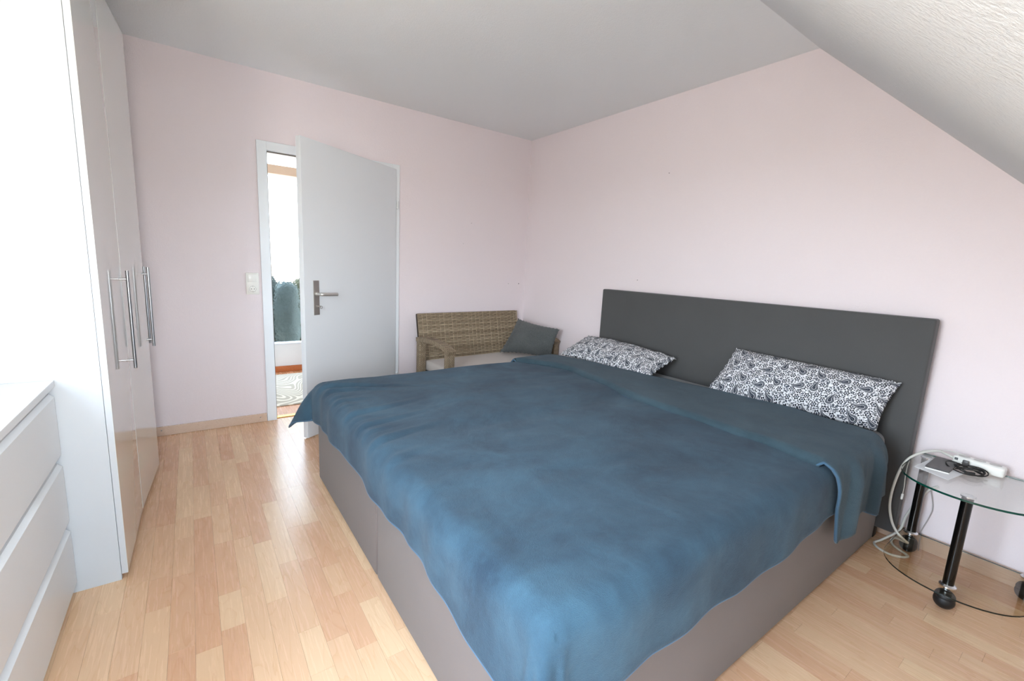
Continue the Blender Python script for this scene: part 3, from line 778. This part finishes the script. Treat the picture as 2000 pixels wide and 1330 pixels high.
def weave(name, O, Uv, Vv, w_, h_, row=.0140, rib=.043, parent=None):
    """woven panel: strands along U passing over and under ribs along V"""
    O, Uv, Vv = Vector(O), Vector(Uv).normalized(), Vector(Vv).normalized(); N = Uv.cross(Vv).normalized()
    b = MB(); nr = int(h_/row); nc = int(w_/rib)
    row = h_/nr; rib = w_/nc
    for j in range(nr):
        pts = []
        for i in range(nc*4+1):
            xx = i*rib/4; off = .005*math.cos(PI*(i/4)+PI*j)
            pts.append((xx, (j+.5)*row, off))
        prevring = None
        for xx, yy, off in pts:
            hw = row*.41
            c = O+Uv*xx+Vv*yy+N*off
            ring = [b.bm.verts.new(c+Vv*hw+N*-.001), b.bm.verts.new(c+Vv*hw*.5+N*.0016), b.bm.verts.new(c-Vv*hw*.5+N*.0016), b.bm.verts.new(c-Vv*hw+N*-.001)]
            if prevring:
                for q in range(3): b.bm.faces.new((prevring[q], prevring[q+1], ring[q+1], ring[q]))
            prevring = ring
    for i in range(nc+1): b.tube([O+Uv*(i*rib), O+Uv*(i*rib)+Vv*h_], .0032, 6)
    o = b.build(name, M_rattan, parent, True, recalc=False); o['kind'] = 'stuff'
    return o
SW_, pw, ang = 1.17, .062, math.radians(5)
XS = Matrix.Translation((-1.225, -.70, 0)) @ Matrix.Rotation(ang, 4, 'Z')      # local: x along the seat from arm to arm, y from the front legs to the back
bt, bb_ = Vector((.025, .565, .826)), Vector((.025, .470, .34))
vdir = (bt-bb_); hgt = vdir.length; vdir.normalize(); ndir = Vector((1, 0, 0)).cross(vdir)
bw = SW_-.03
XFb = XS @ Matrix(((1, vdir.x, -ndir.x, bb_.x), (0, vdir.y, -ndir.y, bb_.y), (0, vdir.z, -ndir.z, bb_.z), (0, 0, 0, 1)))
core = MB().box(.004, bw-.004, .004, hgt-.006, .006, .045, .008, 2).build('backrest', M_core, sofa, 'auto', xf=XFb)
R3 = XS.to_3x3()
weave('woven_front', XS @ bb_, R3 @ Vector((1, 0, 0)), R3 @ vdir, bw, hgt-.008, parent=core)
for x0 in (-pw/2, SW_-pw/2):
    x1 = x0+pw; xm = (x0+x1)/2
    MB().box(x0, x1, .409, .471, 0, .605, .006).build('leg', M_wound, sofa, 'auto', xf=XS)
    MB().box(x0, x1, -.031, .031, 0, .585, .006).build('leg', M_wound, sofa, 'auto', xf=XS)
    arc = smoothpath([(xm, .474, .610), (xm, .36, .622), (xm, .24, .626), (xm, .12, .618), (xm, .02, .596), (xm, -.036, .572)], 5)
    MB().tube(arc, .03, flat=(pw+.006, .036)).build('armrest', M_wound, sofa, 'auto', xf=XS)
    MB().box(x0+.006, x1-.006, .031, .409, .27, .335, .005).build('side_rail', M_wound, sofa, 'auto', xf=XS)
MB().box(pw/2, SW_-pw/2, -.025, .025, .20, .335, .006).build('front_apron', M_wound, sofa, 'auto', xf=XS)
MB().box(pw/2, SW_-pw/2, .025, .47, .30, .335).build('seat', M_core, sofa, xf=XS)
MB().box(pw/2+.006, SW_-pw/2-.006, -.02, .468, .336, .425, .028, 4).build('seat_pad', M_cushion_beige, sofa, True, xf=XS)
cu = pillow('cushion', [at(976, 688, 'y', -.27), at(1076, 700, 'x', -.15), at(1093, 643, 'x', -.15), at(1012, 622, 'y', -.19)], .13, M_cushion_dark, 2.0, .12, .004)
tag(cu, 'charcoal melange cushion leaning in the sofa corner', 'cushion')

# ------------------------------------------------------------------ glass side table
tb = empty('glass_side_table', (-.28, -3.47, 0)); tag(tb, 'two-tier glass side table on black wheeled legs beside the bed', 'side table')
M_glass = thin_glass('clear_table_glass', (.97, .985, .975, 1)); M_smoke = thin_glass('smoked_table_glass', (.93, .90, .84, 1))
M_gedge = plain('green_glass_edge', (6, 62, 50), .12); M_sedge = plain('dark_glass_edge', (12, 26, 22), .12)
TC = -3.468
def outline(xb, xs, xa, hw):
    pts = [(xb, TC+hw), (xs, TC+hw)]
    for k in range(1, 24):
        t_ = k/24*PI; pts.append((xs-(xs-xa)*abs(math.sin(t_))**.8, TC+hw*math.cos(t_)))
    pts += [(xs, TC-hw), (xb, TC-hw)]
    return pts
def sheet(name, out_, z0, z1, mat, medge):
    b = MB(); b.prism(out_, z0, z1); b.bm.faces.ensure_lookup_table()
    o = b.build(name, [mat, medge], tb)
    for p in o.data.polygons: p.material_index = 1 if abs(p.normal.z) < .5 else 0
    return o
ot = outline(-.055, -.30, -.535, .222)
sheet('table_top', ot, .479, .487, M_glass, M_gedge)
sheet('shelf', outline(-.055, -.30, -.535, .225), .086, .092, M_smoke, M_sedge)
for lx, ly in ((-.085, -3.278), (-.452, -3.472), (-.085, -3.655)):
    lg = MB().cyl((lx, ly, .105), (lx, ly, .474), .0175, seg=24).build('leg', M_black, tb, 'auto')
    MB().cyl((lx, ly, .474), (lx, ly, .479), .022, seg=24).build('mount_disc', M_chrome, lg, 'auto')
    MB().lathe([(.019, 0), (.0265, .001), (.0265, .006), (.0195, .0125)], (lx, ly, .0925), 24).build('chrome_ring', M_chrome, lg, 'auto')
    b = MB(); b.cyl((lx, ly, .055), (lx, ly, .086), .010); b.sphere((lx-.006, ly, .034), .0335, .95, 1, 1)
    b.sphere((lx-.004, ly, .050), .031, 1, 1.05, .9)
    b.build('castor', M_rubber, tb, 'auto')
ZT = .4871
# things on the table
b = MB(); pts = [at(1785, 911, 'z', ZT), at(1852, 938, 'z', ZT), at(1882, 926, 'z', ZT), at(1815, 898, 'z', ZT)]
b.prism([(p[0], p[1]) for p in pts], ZT, ZT+.0012); tag(b.build('paper', M_paper), 'sheet of white paper under the dark device on the glass table', 'paper')
dv = empty('tablet_device', (-.23, -3.34, ZT+.0014)); tag(dv, 'flat dark grey device with a white underside lying on paper', 'device')
q = [at(1806, 914, 'z', ZT), at(1853, 927, 'z', ZT), at(1874, 908, 'z', ZT), at(1829, 896, 'z', ZT)]
MB().prism([(p[0], p[1]) for p in q], ZT+.0014, ZT+.006).build('base', M_plastic, dv)
MB().prism([(p[0], p[1]) for p in q], ZT+.006, ZT+.013).build('cover', M_device, dv)
# power strip
ps = empty('power_strip', (-.06, -3.42, ZT)); tag(ps, 'white multi-socket power strip on the glass table against the wall', 'power strip')
p0 = Vector(at(1866, 893, 'z', ZT)); p1 = Vector(at(1944, 924, 'z', ZT)); p0.x = -.095; p1.x = -.10
p0 = Vector((-.095, -3.375, ZT)); p1 = Vector((-.105, -3.515, ZT))
dd = (p1-p0); L = dd.length; dd.normalize(); sd = Vector((-dd.y, dd.x, 0))
XFp = Matrix(((dd.x, sd.x, 0, p0.x), (dd.y, sd.y, 0, p0.y), (0, 0, 1, p0.z), (0, 0, 0, 1)))
bo = MB().box(-.01, L+.01, -.026, .026, .0002, .044, .010, 4).build('body', M_plastic, ps, 'auto', xf=XFp)
for k in range(3):
    xx = .022+k*.048
    MB().cyl((xx, 0, .0435), (xx, 0, .0446), .019, seg=24).build('outlet', plain('outlet_well', (205, 204, 200), .5), bo, 'auto', xf=XFp)
b = MB()
for k in range(5): b.box(.012+k*.009, .018+k*.009, -.0266, -.0259, .014+.006*(k % 2), .016+.006*(k % 2))
b.box(-.002, .009, -.0267, -.0259, .026, .037); b.build('type_label', plain('printed_grey', (90, 92, 95), .6), bo, xf=XFp)
# thick white supply cable: from the strip over the table edge down to the floor and in a loop
def P_(px, py, ax, v_): return tuple(at(px, py, ax, v_))
cab = [tuple(p0+Vector((.0, .008, .024))), (-.10, -3.335, ZT+.035), P_(1832, 881, 'y', -3.315), P_(1800, 884, 'y', -3.27), P_(1770, 900, 'x', -.205), P_(1750, 935, 'x', -.20), P_(1738, 980, 'x', -.19), P_(1741, 1015, 'x', -.175),
       P_(1752, 1040, 'x', -.16), (-.153, -3.272, .076), (-.147, -3.284, .066), (-.135, -3.272, .060), (-.10, -3.232, .045), (-.085, -3.215, .02), (-.10, -3.225, .008), (-.125, -3.25, .0075),
       (-.155, -3.295, .0075), (-.19, -3.285, .0075), (-.215, -3.245, .0075), (-.205, -3.20, .0075), (-.165, -3.170, .0075), (-.135, -3.19, .025), (-.10, -3.238, .09), (-.065, -3.246, .16), (-.038, -3.272, .25), (-.024, -3.30, .31), (-.018, -3.325, .335)]
MBc = MB().tube(smoothpath(cab, 6), .0055, 10)
tag(MBc.build('cable', M_cable, None, True), 'thick white cable looping from the power strip down to the floor', 'cable')
b = MB(); pc = smoothpath([(-.10, -3.40, ZT+.05), (-.09, -3.34, ZT+.048), (-.10, -3.262, ZT+.02), (-.155, -3.236, ZT-.02), (-.165, -3.232, .40), (-.15, -3.233, .33), (-.145, -3.232, .29)], 6)
thin = empty('charging_cable', pc[0]); tag(thin, 'thin white charging cable hanging off the table edge with its plug dangling', 'cable')
b.tube(pc, .0016, 8); b.build('cord', M_cable, thin, True)
MB().box(-.151, -.139, -3.236, -3.228, .262, .29, .002).build('plug', M_plastic, thin, 'auto')
tag(MB().tube(smoothpath([P_(1818, 955, 'x', -.012), P_(1822, 990, 'x', -.008), P_(1815, 1010, 'x', -.008), P_(1797, 1040, 'x', -.012), (-.022, -3.305, .078), (-.03, -3.305, .03), (-.045, -3.31, .004)], 6), .0022, 8).build('cable', plain('grey_cable', (168, 162, 160), .5), None, True), 'thin grey cable running down the wall behind the glass table', 'cable')
# black coiled lead
b = MB(); pts = []
cc = Vector((-.175, -3.425, ZT+.012))
for k in range(220):
    t_ = k/220; an = t_*2*PI*5.2
    rx, ry = .052+.012*math.sin(an*.37+1), .030+.010*math.sin(an*.53)
    pts.append(cc+Vector((ry*math.cos(an)*1.0-.012*math.sin(t_*7), rx*math.sin(an)*.95+.010*math.cos(t_*9), .010*math.sin(an*1.3+t_*5)+.002)))
for p in pts: p.z = max(p.z, ZT+.0035)
b.tube(pts, .0024, 8); lead = empty('coiled_lead', cc); tag(lead, 'black lead bundled in a coil on the glass table', 'cable')
b.build('cord', M_cable_black, lead, True)
MB().box(-.15, -.138, -3.42, -3.40, ZT+.016, ZT+.04, .002).build('plug', M_device, lead, 'auto')
MB().tube([(-.21, -3.42, ZT+.006), (-.20, -3.45, ZT+.009)], .006, 12).build('tie', M_rubber, lead, 'auto')
